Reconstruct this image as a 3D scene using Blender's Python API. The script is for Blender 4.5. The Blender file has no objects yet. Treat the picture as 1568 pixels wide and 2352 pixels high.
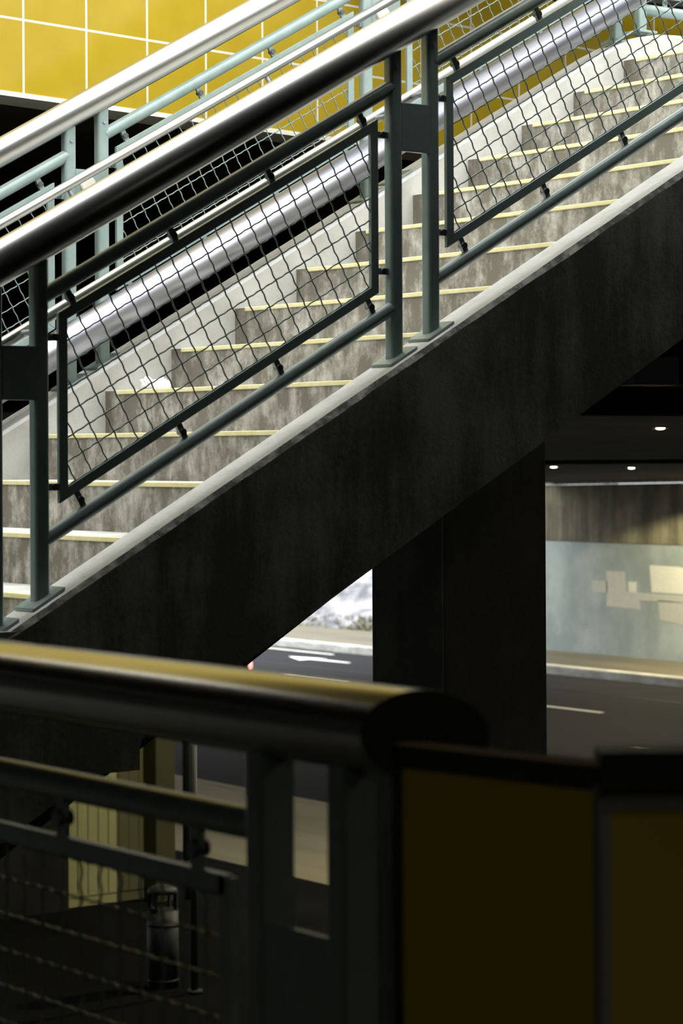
import bpy, bmesh, math, random
from mathutils import Vector, Matrix
random.seed(7)
C = bpy.context.scene.collection
S = bpy.context.scene

# ------------------------------------------------------------------ camera, sky, sun, exposure
# World: X runs up the stairs, Y across them, Z up; the road lies at Z = 0 and the eye is EYE above it.
EYE = 4.7
TH = 0.6363
ROLL = 0.0055
cam_d = bpy.data.cameras.new('camera'); cam = bpy.data.objects.new('camera', cam_d); C.objects.link(cam)
fwd = Vector((math.sin(TH), math.cos(TH), 0)); rt0 = Vector((math.cos(TH), -math.sin(TH), 0)); up0 = Vector((0, 0, 1))
rt = (rt0 - ROLL * up0).normalized(); up = (up0 + ROLL * rt0).normalized()
cam.matrix_world = Matrix(((rt.x, up.x, -fwd.x, -3.7549), (rt.y, up.y, -fwd.y, -6.6362), (rt.z, up.z, -fwd.z, EYE), (0, 0, 0, 1)))
cam_d.sensor_fit = 'VERTICAL'; cam_d.sensor_height = 36.0; cam_d.lens = 5779.8 * 36 / 2352
cam_d.shift_y = -137.3 / 2352
cam_d.clip_start = 0.05; cam_d.clip_end = 400
cam_d.dof.use_dof = True; cam_d.dof.focus_distance = 9.4; cam_d.dof.aperture_fstop = 6.3
S.camera = cam

wd = bpy.data.worlds.new('overcast_sky'); S.world = wd; wd.use_nodes = True
bg = wd.node_tree.nodes['Background']; bg.inputs['Strength'].default_value = 6.2
# overcast dome, three times as bright overhead as at the horizon
_tc = wd.node_tree.nodes.new('ShaderNodeTexCoord'); _sp = wd.node_tree.nodes.new('ShaderNodeSeparateXYZ'); _rp = wd.node_tree.nodes.new('ShaderNodeValToRGB')
wd.node_tree.links.new(_tc.outputs['Generated'], _sp.inputs[0]); wd.node_tree.links.new(_sp.outputs['Z'], _rp.inputs[0]); wd.node_tree.links.new(_rp.outputs[0], bg.inputs['Color'])
_rp.color_ramp.elements[0].color = (0.31, 0.325, 0.34, 1); _rp.color_ramp.elements[1].color = (0.96, 0.985, 1.0, 1)

sun_d = bpy.data.lights.new('hazy_sun', 'SUN'); sun = bpy.data.objects.new('hazy_sun', sun_d); C.objects.link(sun)
sun_d.energy = 0.8; sun_d.angle = math.radians(50); sun_d.color = (1.0, 0.97, 0.90)
sun_dir = Vector((-0.20, -0.60, 1.05)).normalized()      # towards the sun
sun.rotation_euler = sun_dir.to_track_quat('Z', 'Y').to_euler(); sun.location = (-6, -18, 28)

S.view_settings.view_transform = 'Standard'; S.view_settings.look = 'None'
S.view_settings.exposure = 0.0; S.view_settings.gamma = 1.0; S.view_settings.use_curve_mapping = False
S.cycles.use_denoising = True
S.cycles.max_bounces = 8; S.cycles.diffuse_bounces = 4; S.cycles.glossy_bounces = 5
S.cycles.sample_clamp_indirect = 6.0

# ------------------------------------------------------------------ tags
def tag(o, label=None, cat=None, group=None, kind=None):
    if label: o['label'] = label
    if cat: o['category'] = cat
    if group: o['group'] = group
    if kind: o['kind'] = kind
    return o

def thing(name, label, cat, loc=(0, 0, 0), group=None, rotz=0.0):
    o = bpy.data.objects.new(name, None); C.objects.link(o); o.location = loc; o.rotation_euler = (0, 0, rotz)
    o.empty_display_size = 0.1
    return tag(o, label, cat, group)

# ------------------------------------------------------------------ materials
def new_mat(name):
    m = bpy.data.materials.new(name); m.use_nodes = True
    nt = m.node_tree; b = nt.nodes['Principled BSDF']
    return m, nt, b

def nd(nt, typ, **kw):
    n = nt.nodes.new(typ)
    for k, v in kw.items():
        if k in n.inputs: n.inputs[k].default_value = v
        else: setattr(n, k, v)
    return n

def ramp(nt, stops):
    r = nt.nodes.new('ShaderNodeValToRGB'); e = r.color_ramp.elements
    while len(e) < len(stops): e.new(0.5)
    for el, (p, c) in zip(e, stops):
        el.position = p; el.color = (*c, 1) if len(c) == 3 else c
    return r

def noisy(name, c0, c1, scale=6, stretch=(1, 1, 1), rough=0.8, bump=0.15, bscale=60, lo=0.35, hi=0.65, metal=0.0, spec=0.4, detail=5):
    m, nt, b = new_mat(name); L = nt.links.new
    tc = nd(nt, 'ShaderNodeTexCoord'); mp = nd(nt, 'ShaderNodeMapping'); mp.inputs['Scale'].default_value = stretch
    L(tc.outputs['Object'], mp.inputs['Vector'])
    n = nd(nt, 'ShaderNodeTexNoise', Scale=scale, Detail=detail, Roughness=0.6); L(mp.outputs[0], n.inputs['Vector'])
    r = ramp(nt, [(lo, c0), (hi, c1)]); L(n.outputs['Fac'], r.inputs[0]); L(r.outputs[0], b.inputs['Base Color'])
    b.inputs['Roughness'].default_value = rough; b.inputs['Metallic'].default_value = metal
    b.inputs['Specular IOR Level'].default_value = spec
    if bump:
        n2 = nd(nt, 'ShaderNodeTexNoise', Scale=bscale, Detail=4); L(tc.outputs['Object'], n2.inputs['Vector'])
        bp = nd(nt, 'ShaderNodeBump', Strength=bump, Distance=0.01); L(n2.outputs['Fac'], bp.inputs['Height']); L(bp.outputs[0], b.inputs['Normal'])
    return m

def streaked(name, base, dark, scale=(9, 9, 1.3), amount=0.6, blotch=3.0, rough=0.9, spec=0.25):
    """concrete with vertical run-off streaks and blotchy dirt"""
    m, nt, b = new_mat(name); L = nt.links.new
    tc = nd(nt, 'ShaderNodeTexCoord'); mp = nd(nt, 'ShaderNodeMapping'); mp.inputs['Scale'].default_value = scale
    L(tc.outputs['Object'], mp.inputs['Vector'])
    n1 = nd(nt, 'ShaderNodeTexNoise', Scale=1.0, Detail=6, Roughness=0.65); L(mp.outputs[0], n1.inputs['Vector'])
    n2 = nd(nt, 'ShaderNodeTexNoise', Scale=blotch, Detail=8, Roughness=0.7); L(tc.outputs['Object'], n2.inputs['Vector'])
    n3 = nd(nt, 'ShaderNodeTexNoise', Scale=70.0, Detail=3, Roughness=0.7); L(tc.outputs['Object'], n3.inputs['Vector'])
    mx = nd(nt, 'ShaderNodeMath', operation='MULTIPLY'); L(n1.outputs['Fac'], mx.inputs[0]); L(n2.outputs['Fac'], mx.inputs[1])
    ad = nd(nt, 'ShaderNodeMath', operation='MULTIPLY_ADD'); L(n3.outputs['Fac'], ad.inputs[0]); ad.inputs[1].default_value = 0.12; L(mx.outputs[0], ad.inputs[2])
    r = ramp(nt, [(0.26, dark), (0.26 + amount * 0.3, base)]); L(ad.outputs[0], r.inputs[0]); L(r.outputs[0], b.inputs['Base Color'])
    b.inputs['Roughness'].default_value = rough; b.inputs['Specular IOR Level'].default_value = spec
    bp = nd(nt, 'ShaderNodeBump', Strength=0.2, Distance=0.006); L(n3.outputs['Fac'], bp.inputs['Height']); L(bp.outputs[0], b.inputs['Normal'])
    return m

def plain(name, col, rough=0.6, metal=0.0, spec=0.5, emit=None, es=0.0):
    m, nt, b = new_mat(name); L = nt.links.new
    tc = nd(nt, 'ShaderNodeTexCoord'); n = nd(nt, 'ShaderNodeTexNoise', Scale=18.0, Detail=3); L(tc.outputs['Object'], n.inputs['Vector'])
    r = ramp(nt, [(0.3, tuple(x * 0.92 for x in col)), (0.7, tuple(min(1, x * 1.06) for x in col))])
    L(n.outputs['Fac'], r.inputs[0]); L(r.outputs[0], b.inputs['Base Color'])
    b.inputs['Roughness'].default_value = rough; b.inputs['Metallic'].default_value = metal; b.inputs['Specular IOR Level'].default_value = spec
    if emit:
        b.inputs['Emission Color'].default_value = (*emit, 1); b.inputs['Emission Strength'].default_value = es
    return m

def tiled(name, tile, tile2, grout, gw=0.035, rough=0.22):
    """glazed tile, one tile per UV unit, raised pale grout lines"""
    m, nt, b = new_mat(name); L = nt.links.new
    uv = nd(nt, 'ShaderNodeTexCoord'); sp = nd(nt, 'ShaderNodeSeparateXYZ'); L(uv.outputs['UV'], sp.inputs[0])
    ds = []
    for ax in ('X', 'Y'):
        f = nd(nt, 'ShaderNodeMath', operation='FRACT'); L(sp.outputs[ax], f.inputs[0])
        s = nd(nt, 'ShaderNodeMath', operation='SUBTRACT'); L(f.outputs[0], s.inputs[0]); s.inputs[1].default_value = 0.5
        a = nd(nt, 'ShaderNodeMath', operation='ABSOLUTE'); L(s.outputs[0], a.inputs[0]); ds.append(a)
    mx = nd(nt, 'ShaderNodeMath', operation='MAXIMUM'); L(ds[0].outputs[0], mx.inputs[0]); L(ds[1].outputs[0], mx.inputs[1])
    gt = nd(nt, 'ShaderNodeMath', operation='GREATER_THAN'); L(mx.outputs[0], gt.inputs[0]); gt.inputs[1].default_value = 0.5 - gw / 2
    n = nd(nt, 'ShaderNodeTexNoise', Scale=2.2, Detail=4); L(uv.outputs['UV'], n.inputs['Vector'])
    r = ramp(nt, [(0.3, tile), (0.7, tile2)]); L(n.outputs['Fac'], r.inputs[0])
    mix = nd(nt, 'ShaderNodeMix', data_type='RGBA'); L(gt.outputs[0], mix.inputs['Factor']); L(r.outputs[0], mix.inputs['A']); mix.inputs['B'].default_value = (*grout, 1)
    L(mix.outputs['Result'], b.inputs['Base Color'])
    mr = nd(nt, 'ShaderNodeMath', operation='MULTIPLY_ADD'); L(gt.outputs[0], mr.inputs[0]); mr.inputs[1].default_value = 0.6; mr.inputs[2].default_value = rough
    L(mr.outputs[0], b.inputs['Roughness'])
    b.inputs['Specular IOR Level'].default_value = 0.35
    return m

M = {}
M['cap'] = noisy('painted_concrete_cap', (0.50, 0.50, 0.47), (0.62, 0.62, 0.59), 9, rough=0.85, bump=0.25, lo=0.3, hi=0.55)
M['cap_far'] = noisy('sunlit_painted_cap', (0.64, 0.64, 0.60), (0.74, 0.74, 0.71), 9, rough=0.85, bump=0.25, lo=0.3, hi=0.55)  # cap paint lightened to look more brightly lit
M['inner'] = noisy('pale_concrete_wall', (0.37, 0.36, 0.315), (0.47, 0.46, 0.415), 7, rough=0.9, bump=0.2, lo=0.3, hi=0.6)
M['outer'] = streaked('weathered_stringer_concrete', (0.52, 0.52, 0.45), (0.22, 0.22, 0.185), (7, 7, 0.9), 0.5, 2.2)
M['edge'] = streaked('chipped_edge_concrete', (0.42, 0.41, 0.35), (0.10, 0.10, 0.085), (14, 14, 14), 0.5, 12.0)
M['tread'] = noisy('worn_tread_concrete', (0.42, 0.41, 0.38), (0.60, 0.60, 0.58), 5, rough=0.85, bump=0.2)
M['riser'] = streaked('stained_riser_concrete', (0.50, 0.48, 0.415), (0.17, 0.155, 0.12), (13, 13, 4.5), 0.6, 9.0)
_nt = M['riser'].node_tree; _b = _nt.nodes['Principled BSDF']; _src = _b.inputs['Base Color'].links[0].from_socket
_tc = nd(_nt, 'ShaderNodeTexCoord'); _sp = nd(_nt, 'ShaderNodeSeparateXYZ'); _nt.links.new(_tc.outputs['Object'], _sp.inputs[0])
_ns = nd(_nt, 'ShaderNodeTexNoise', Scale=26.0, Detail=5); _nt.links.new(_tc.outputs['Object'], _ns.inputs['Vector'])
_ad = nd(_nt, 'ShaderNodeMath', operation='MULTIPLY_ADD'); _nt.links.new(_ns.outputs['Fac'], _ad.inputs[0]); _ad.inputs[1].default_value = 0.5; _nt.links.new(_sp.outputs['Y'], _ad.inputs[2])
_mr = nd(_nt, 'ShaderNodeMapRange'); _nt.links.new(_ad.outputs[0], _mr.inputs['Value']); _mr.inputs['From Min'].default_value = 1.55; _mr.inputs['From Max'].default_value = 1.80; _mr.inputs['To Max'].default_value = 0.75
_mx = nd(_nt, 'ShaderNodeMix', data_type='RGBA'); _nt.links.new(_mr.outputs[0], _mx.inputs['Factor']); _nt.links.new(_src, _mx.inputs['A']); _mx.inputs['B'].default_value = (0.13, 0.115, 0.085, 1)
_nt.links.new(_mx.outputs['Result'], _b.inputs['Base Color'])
M['nosing'] = noisy('yellow_nosing_paint', (0.70, 0.63, 0.30), (0.78, 0.72, 0.44), 20, rough=0.6, bump=0.1)
M['steel'] = noisy('brushed_stainless_steel', (0.52, 0.515, 0.49), (0.56, 0.555, 0.53), 3, (1, 1, 1), rough=0.32, bump=0.0, metal=1.0)
M['steel_dull'] = noisy('darkened_stainless_steel', (0.36, 0.35, 0.33), (0.41, 0.40, 0.38), 3, (1, 1, 1), rough=0.22, bump=0.0, metal=1.0)  # same steel, darkened to dim reflections on the front rail
M['satin'] = noisy('satin_silver_tube', (0.40, 0.40, 0.45), (0.43, 0.43, 0.48), 3, (1, 1, 1), rough=0.36, bump=0.0, metal=1.0)
M['green'] = noisy('grey_green_paint', (0.215, 0.285, 0.26), (0.265, 0.335, 0.315), 14, rough=0.27, bump=0.03, bscale=200, spec=0.6)
M['wire'] = noisy('galvanised_green_wire', (0.15, 0.20, 0.185), (0.23, 0.29, 0.27), 30, rough=0.4, bump=0.0, spec=0.5)
M['bolt'] = plain('dark_bolt_metal', (0.10, 0.11, 0.11), 0.4, 0.6)
M['tile'] = tiled('yellow_glazed_tile', (0.355, 0.245, 0.010), (0.39, 0.275, 0.014), (0.60, 0.57, 0.46), 0.034)
M['tile_dark'] = tiled('ochre_glazed_tile', (0.62, 0.47, 0.04), (0.74, 0.56, 0.05), (0.45, 0.46, 0.46), 0.03, 0.3)
M['trim'] = plain('pale_tile_trim', (0.72, 0.70, 0.60), 0.5)
M['soffit'] = streaked('dark_soffit_concrete', (0.055, 0.048, 0.036), (0.02, 0.018, 0.014), (1.2, 1.2, 1.2), 0.6, 0.8)  # very dark base colour with darker blotches
M['void'] = noisy('unlit_dark_concrete', (0.018, 0.018, 0.016), (0.03, 0.03, 0.027), 1.5, rough=0.95, bump=0.0, spec=0.1)  # near-black base colour stands in for unlit depth
M['roof'] = noisy('darkened_roof_concrete', (0.018, 0.018, 0.016), (0.028, 0.028, 0.025), 1.5, rough=0.9, bump=0.0, spec=0.2)  # roof colour made near black to cut the light it bounces
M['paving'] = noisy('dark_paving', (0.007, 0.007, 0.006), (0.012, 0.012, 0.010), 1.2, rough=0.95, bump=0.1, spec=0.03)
M['room'] = noisy('dark_station_concrete', (0.09, 0.09, 0.08), (0.13, 0.13, 0.115), 1.5, rough=0.9, bump=0.0, spec=0.2)
M['pier'] = streaked('pier_concrete', (0.60, 0.60, 0.52), (0.36, 0.36, 0.30), (3, 3, 0.5), 0.5, 1.5)
M['road'] = noisy('asphalt', (0.011, 0.011, 0.0115), (0.018, 0.018, 0.020), 0.35, (0.8, 0.12, 1), rough=0.95, bump=0.2, bscale=30, spec=0.08)
M['walk_far'] = noisy('darkened_sidewalk_concrete', (0.075, 0.066, 0.042), (0.12, 0.108, 0.072), 0.7, (1.4, 0.25, 1), rough=0.9, bump=0.2, bscale=20)  # sidewalk concrete darkened to offset strong light on the far side
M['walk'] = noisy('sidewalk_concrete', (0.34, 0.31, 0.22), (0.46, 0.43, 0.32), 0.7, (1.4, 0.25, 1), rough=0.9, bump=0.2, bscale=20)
M['kerb'] = streaked('pale_kerb_concrete', (0.56, 0.56, 0.54), (0.32, 0.31, 0.28), (1.2, 1.2, 4), 0.6, 1.6)
M['tar'] = plain('black_tar', (0.005, 0.005, 0.005), 0.7, spec=0.1)
M['line'] = noisy('road_marking_paint', (0.70, 0.70, 0.66), (0.85, 0.85, 0.80), 4, rough=0.7, bump=0.1)
M['underpass'] = streaked('underpass_wall_concrete', (0.20, 0.185, 0.12), (0.075, 0.07, 0.05), (2.2, 2.2, 0.25), 0.55, 0.6)  # streaked concrete, base darkened to stand in for weaker light up there
M['underpass_low'] = streaked('painted_over_wall', (0.31, 0.35, 0.335), (0.20, 0.235, 0.23), (0.9, 0.9, 0.5), 0.6, 0.7)
M['cream'] = streaked('cream_panel_wall', (0.50, 0.50, 0.27), (0.36, 0.36, 0.18), (2.0, 2.0, 0.05), 0.5, 0.5)
M['pipe_grey'] = plain('dark_grey_pipe_paint', (0.045, 0.05, 0.055), 0.6)
M['olive'] = noisy('olive_painted_column', (0.045, 0.046, 0.018), (0.06, 0.06, 0.026), 1.5, rough=0.7, bump=0.05)
M['galv'] = noisy('galvanised_pipe', (0.24, 0.25, 0.26), (0.34, 0.35, 0.36), 4, rough=0.5, bump=0.0, metal=0.3)
M['rock'] = noisy('pale_rock_slope', (0.10, 0.10, 0.11), (0.27, 0.268, 0.278), 1.6, (1, 1, 2.2), rough=0.95, bump=1.0, bscale=4, lo=0.38, hi=0.6)
M['weed'] = noisy('dry_weed_leaf', (0.10, 0.10, 0.05), (0.17, 0.16, 0.09), 9, rough=0.9, bump=0)
M['paper'] = plain('white_tissue', (0.86, 0.86, 0.86), 0.9)
M['dark_metal'] = plain('black_painted_metal', (0.025, 0.027, 0.03), 0.5)
M['lens'] = plain('lamp_lens', (0.9, 0.88, 0.7), 0.4, emit=(1.0, 0.93, 0.66), es=9.0)
M['patch_pale'] = plain('pale_cream_patch_paint', (0.52, 0.52, 0.45), 0.8)
M['patch_beige'] = plain('beige_patch_paint', (0.36, 0.36, 0.32), 0.8)
M['patch_grey'] = plain('grey_patch_paint', (0.33, 0.335, 0.31), 0.8)

# ------------------------------------------------------------------ mesh builder
class MB:
    def __init__(self): self.bm = bmesh.new(); self.uv = None
    def face(self, pts, mi=0, uvs=None, smooth=False):
        f = self.bm.faces.new([self.bm.verts.new(p) for p in pts]); f.material_index = mi; f.smooth = smooth
        if uvs:
            if self.uv is None: self.uv = self.bm.loops.layers.uv.new('UVMap')
            for l, t in zip(f.loops, uvs): l[self.uv].uv = t
        return f
    def hexa(self, c, mi=0):
        """8 corners: bottom 0-3, top 4-7"""
        v = [self.bm.verts.new(p) for p in c]
        for q in ((3, 2, 1, 0), (4, 5, 6, 7), (0, 1, 5, 4), (1, 2, 6, 5), (2, 3, 7, 6), (3, 0, 4, 7)):
            f = self.bm.faces.new([v[i] for i in q]); f.material_index = mi
    def box(self, x0, x1, y0, y1, z0, z1, mi=0):
        self.hexa([(x0, y0, z0), (x1, y0, z0), (x1, y1, z0), (x0, y1, z0), (x0, y0, z1), (x1, y0, z1), (x1, y1, z1), (x0, y1, z1)], mi)
    def bar(self, p0, p1, w, d, wdir, mi=0, ext=0.0):
        """rectangular bar from p0 to p1; width w along wdir, depth d across"""
        p0, p1 = Vector(p0), Vector(p1); a = (p1 - p0).normalized(); p0 = p0 - a * ext; p1 = p1 + a * ext
        wv = Vector(wdir); wv = (wv - a * wv.dot(a)).normalized() * (w / 2); dv = a.cross(wv).normalized() * (d / 2)
        self.hexa([p0 - wv - dv, p0 + wv - dv, p0 + wv + dv, p0 - wv + dv, p1 - wv - dv, p1 + wv - dv, p1 + wv + dv, p1 - wv + dv], mi)
    def tube(self, pts, r, seg=12, caps=True, mi=0, smooth=True, ends=(None, None)):
        pts = [Vector(p) for p in pts]; rings = []
        ref = None
        for i, p in enumerate(pts):
            a = (pts[min(i + 1, len(pts) - 1)] - pts[max(i - 1, 0)]).normalized()
            if ref is None:
                ref = Vector((0, 0, 1)) if abs(a.z) < 0.9 else Vector((1, 0, 0))
            n = (ref - a * ref.dot(a)).normalized(); b = a.cross(n); ref = n
            rr = r[i] if isinstance(r, (list, tuple)) else r
            ring = []
            for k in range(seg):
                t = 2 * math.pi * k / seg; q = p + (n * math.cos(t) + b * math.sin(t)) * rr
                nrm = ends[0] if i == 0 else (ends[1] if i == len(pts) - 1 else None)
                if nrm is not None:                                   # cut the end by the plane with normal nrm
                    q = q + a * ((p - q).dot(nrm) / a.dot(nrm))
                ring.append(self.bm.verts.new(q))
            rings.append(ring)
        for i in range(len(rings) - 1):
            for k in range(seg):
                f = self.bm.faces.new((rings[i][k], rings[i][(k + 1) % seg], rings[i + 1][(k + 1) % seg], rings[i + 1][k])); f.smooth = smooth; f.material_index = mi
        if caps:
            f = self.bm.faces.new(rings[0][::-1]); f.material_index = mi
            f = self.bm.faces.new(rings[-1]); f.material_index = mi
    def build(self, name, mat, parent=None, loc=(0, 0, 0), bevel=0.0, bseg=2, recalc=True):
        if recalc: bmesh.ops.recalc_face_normals(self.bm, faces=self.bm.faces[:])
        me = bpy.data.meshes.new(name); self.bm.to_mesh(me); self.bm.free()
        for m in (mat if isinstance(mat, (list, tuple)) else [mat]): me.materials.append(m)
        o = bpy.data.objects.new(name, me); C.objects.link(o); o.location = loc
        if parent: o.parent = parent
        if bevel:
            b = o.modifiers.new('bevel', 'BEVEL'); b.width = bevel; b.segments = bseg; b.limit_method = 'ANGLE'; b.angle_limit = math.radians(40)
        return o

def struct(name, mb, mat, label, cat, bevel=0.0):
    o = mb.build(name, mat, None, bevel=bevel)
    return tag(o, label, cat, None, 'structure')

# stair frame: k-th nosing stands at (k*TREAD, BASE + k*RISE)
TREAD, RISE = 0.2964, 0.165
SLOPE = RISE / TREAD
BASE = EYE - 0.4247
QTOP = 3.952
def nz(q): return BASE + SLOPE * min(q, QTOP)          # height of the line through the nosings, level along the landing
S_IN, S_OUT = -0.235, -0.395                           # near stringer, inner and outer face
F_IN, F_OUT = 1.551, 1.712                             # far stringer
CAP = 0.09
ADIR = Vector((1, 0, SLOPE)).normalized(); BDIR = Vector((-ADIR.z, 0, ADIR.x))

# ------------------------------------------------------------------ setting: the dark station round the camera
YE = -0.58                                               # near edge of the roof opening
PF = EYE - 1.415                                       # platform floor
m = MB(); m.box(-9, -1.60, -12.8, 2.2, PF - 0.45, PF); struct('floor', m, M['room'], 'dark concrete platform floor below the foot of the stairs', 'floor')
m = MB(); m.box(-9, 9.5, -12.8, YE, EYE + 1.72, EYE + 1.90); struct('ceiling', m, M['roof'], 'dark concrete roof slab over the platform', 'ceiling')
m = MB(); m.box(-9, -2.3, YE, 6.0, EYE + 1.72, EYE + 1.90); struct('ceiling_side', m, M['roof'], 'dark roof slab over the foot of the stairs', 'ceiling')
m = MB(); m.box(2.9, 14, 1.98, 2.22, EYE + 2.10, EYE + 2.4); struct('shade_slab', m, M['roof'], 'added unseen slab shading the right part of the yellow tile wall', 'ceiling')  # added slab, casts shade on the right part of the tile wall
m = MB(); m.box(-9.3, 40, -13.1, -12.8, -0.5, EYE + 3); struct('wall_front', m, M['void'], 'dark concrete wall behind the viewer', 'wall')
m = MB(); m.box(-9.3, -9, -12.8, 40, -0.5, EYE + 3); struct('wall_left', m, M['room'], 'dark concrete wall at the end of the platform', 'wall')
m = MB(); m.box(9.5, 9.8, -12.8, 6.9, EYE + 0.9, EYE + 4.4); struct('wall_right', m, M['room'], 'dark concrete wall closing the station on the right', 'wall')

# tile wall beyond the stairs: 0.3 m tiles, rows dipping slightly to the right
T0 = Vector((1.25, 2.28, EYE + 1.434)); TA = math.radians(1.94); TG = -0.0378
def tw(a, b, out=0.0):
    return (T0.x + a * math.cos(TA) + out * math.sin(TA), T0.y + a * math.sin(TA) - out * math.cos(TA), T0.z + b + a * TG)
TOPB = 3.6
m = MB()
a0, a1 = -3.6, 9.0
m.face([tw(a0, 0.016), tw(a1, 0.016), tw(a1, TOPB), tw(a0, TOPB)], 0, [(a0 / 0.3, 0), (a1 / 0.3, 0), (a1 / 0.3, (TOPB - 0.016) / 0.3), (a0 / 0.3, (TOPB - 0.016) / 0.3)])
m.face([tw(a0, TOPB), tw(a1, TOPB), tw(a1, TOPB, -0.22), tw(a0, TOPB, -0.22)], 1)
m.face([tw(a0, 0.016, -0.22), tw(a1, 0.016, -0.22), tw(a1, TOPB, -0.22), tw(a0, TOPB, -0.22)], 1)
m.face([tw(a0, 0.016), tw(a1, 0.016), tw(a1, 0.016, -0.22), tw(a0, 0.016, -0.22)], 1)
wall_back = struct('wall_back', m, [M['tile'], M['void']], 'bright yellow glazed tile wall with white grout behind the far railing', 'wall')
m = MB(); c = [tw(a0, 0, 0.006), tw(a1, 0, 0.006), tw(a1, 0, -0.2), tw(a0, 0, -0.2), tw(a0, 0.016, 0.006), tw(a1, 0.016, 0.006), tw(a1, 0.016, -0.2), tw(a0, 0.016, -0.2)]
m.hexa(c); struct('trim_1', m, M['trim'], 'thin white edge strip along the bottom of the yellow tile wall', 'trim')
m = MB()
m.hexa([tw(a0, 0.02, -0.16), tw(a1, 0.02, -0.16), tw(a1, 0.02, -4.5), tw(a0, 0.02, -4.5), tw(a0, 0.4, -0.16), tw(a1, 0.4, -0.16), tw(a1, 0.4, -4.5), tw(a0, 0.4, -4.5)])
struct('ceiling_soffit', m, M['soffit'], 'dark concrete soffit under the yellow tile wall', 'ceiling')
# tiled fascia on the near edge of the roof opening, facing the stairs
m = MB(); y = YE + .005
m.face([(-9, y, EYE + 1.72), (9.5, y, EYE + 1.72), (9.5, y, EYE + 1.95), (-9, y, EYE + 1.95)], 0, [(-30, 0.2), (31.7, 0.2), (31.7, 0.97), (-30, 0.97)])
m.face([(-9, y - 0.12, EYE + 1.90), (9.5, y - 0.12, EYE + 1.90), (9.5, y - 0.12, EYE + 1.95), (-9, y - 0.12, EYE + 1.95)], 1)
m.face([(-9, y, EYE + 1.95), (9.5, y, EYE + 1.95), (9.5, y - 0.12, EYE + 1.95), (-9, y - 0.12, EYE + 1.95)], 1)
struct('trim_2', m, [M['tile'], M['room']], 'yellow tiled edge of the roof opening above the near railing', 'trim')

# bridge deck over the street: underside dips away from the viewer
def zdeck(q, s):
    D = (q + 3.755) * math.sin(TH) + (s + 6.636) * math.cos(TH)
    return EYE + 0.24 - 0.03 * (D - 25)
m = MB(); qs = [-9, 4, 12, 20, 28, 34.6]; ss = [6.0, 12, 20, 28, 36.5]
def deck(qs, ss, m, t=0.6):
    for i in range(len(qs) - 1):
        for j in range(len(ss) - 1):
            P = [(qs[i], ss[j]), (qs[i + 1], ss[j]), (qs[i + 1], ss[j + 1]), (qs[i], ss[j + 1])]
            m.face([(q, s, zdeck(q, s)) for q, s in P]); m.face([(q, s, zdeck(q, s) + t) for q, s in P], 1)
    for (qa, sa), (qb, sb) in (((qs[0], ss[0]), (qs[-1], ss[0])), ((qs[-1], ss[0]), (qs[-1], ss[-1])), ((qs[-1], ss[-1]), (qs[0], ss[-1])), ((qs[0], ss[-1]), (qs[0], ss[0]))):
        m.face([(qa, sa, zdeck(qa, sa)), (qb, sb, zdeck(qb, sb)), (qb, sb, zdeck(qb, sb) + t), (qa, sa, zdeck(qa, sa) + t)], 1)
deck(qs, ss, m); struct('ceiling_bridge', m, [M['soffit'], M['void']], 'dark concrete underside of the bridge over the street', 'ceiling')
m = MB(); deck([9.8, 20, 34.6], [-12.8, 0, 6.0], m); struct('ceiling_bridge_near', m, [M['void'], M['void']], 'dark concrete bridge underside to the right of the stairs', 'ceiling')
# downstand beam across the bridge underside
m = MB(); p0, p1 = (15.0, 28.5), (28.0, 15.6)
def beam(p0, p1, w, h0, h1):
    d = Vector((p1[0] - p0[0], p1[1] - p0[1], 0)).normalized(); n = Vector((-d.y, d.x, 0)) * (w / 2)
    c = []
    for hz in (h0, h1):
        for (px, py), sg in ((p0, -1), (p1, -1), (p1, 1), (p0, 1)):
            c.append((px + n.x * sg, py + n.y * sg, zdeck(px, py) + hz))
    m.hexa(c)
beam(p0, p1, 0.5, -0.05, 0.1); struct('trim_3', m, M['void'], 'dark beam edge across the underside of the bridge', 'trim')
# added black backing that keeps the bridge void dark
m = MB(); m.box(-9, 16, 6.6, 6.9, EYE + 0.25, EYE + 2.2); struct('gap_backing', m, M['void'], 'added black backing that keeps the gap under the yellow tile wall dark', 'wall')

# ------------------------------------------------------------------ street
m = MB(); m.box(15.5, 31.3, -13, 120, -0.3, 0.0); struct('road', m, M['road'], 'grey asphalt road under the bridge', 'road')
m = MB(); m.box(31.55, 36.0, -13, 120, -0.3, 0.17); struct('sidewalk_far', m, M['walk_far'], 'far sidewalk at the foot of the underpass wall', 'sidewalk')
m = MB(); m.box(31.3, 31.55, -13, 120, -0.3, 0.185); struct('kerb_far', m, M['kerb'], 'pale concrete kerb along the far side of the road', 'kerb', bevel=0.03)
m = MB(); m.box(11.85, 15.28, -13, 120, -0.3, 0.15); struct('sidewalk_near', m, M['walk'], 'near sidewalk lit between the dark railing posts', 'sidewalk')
m = MB(); m.box(15.28, 15.5, -13, 120, -0.3, 0.155); struct('kerb_near', m, M['walk'], 'kerb along the near side of the road', 'kerb', bevel=0.02)
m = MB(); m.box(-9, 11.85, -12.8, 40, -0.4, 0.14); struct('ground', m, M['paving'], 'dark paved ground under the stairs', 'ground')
road = bpy.data.objects['road']
def mark(name, pts, z=0.004, mat='line'):
    m = MB(); n = len(pts)
    lo = [m.bm.verts.new((x, y, z - 0.003)) for x, y in pts]; hi = [m.bm.verts.new((x, y, z)) for x, y in pts]
    m.bm.faces.new(hi); m.bm.faces.new(lo[::-1])
    for i in range(n): m.bm.faces.new((lo[i], lo[(i + 1) % n], hi[(i + 1) % n], hi[i]))
    return m.build(name, M[mat], road)
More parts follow.
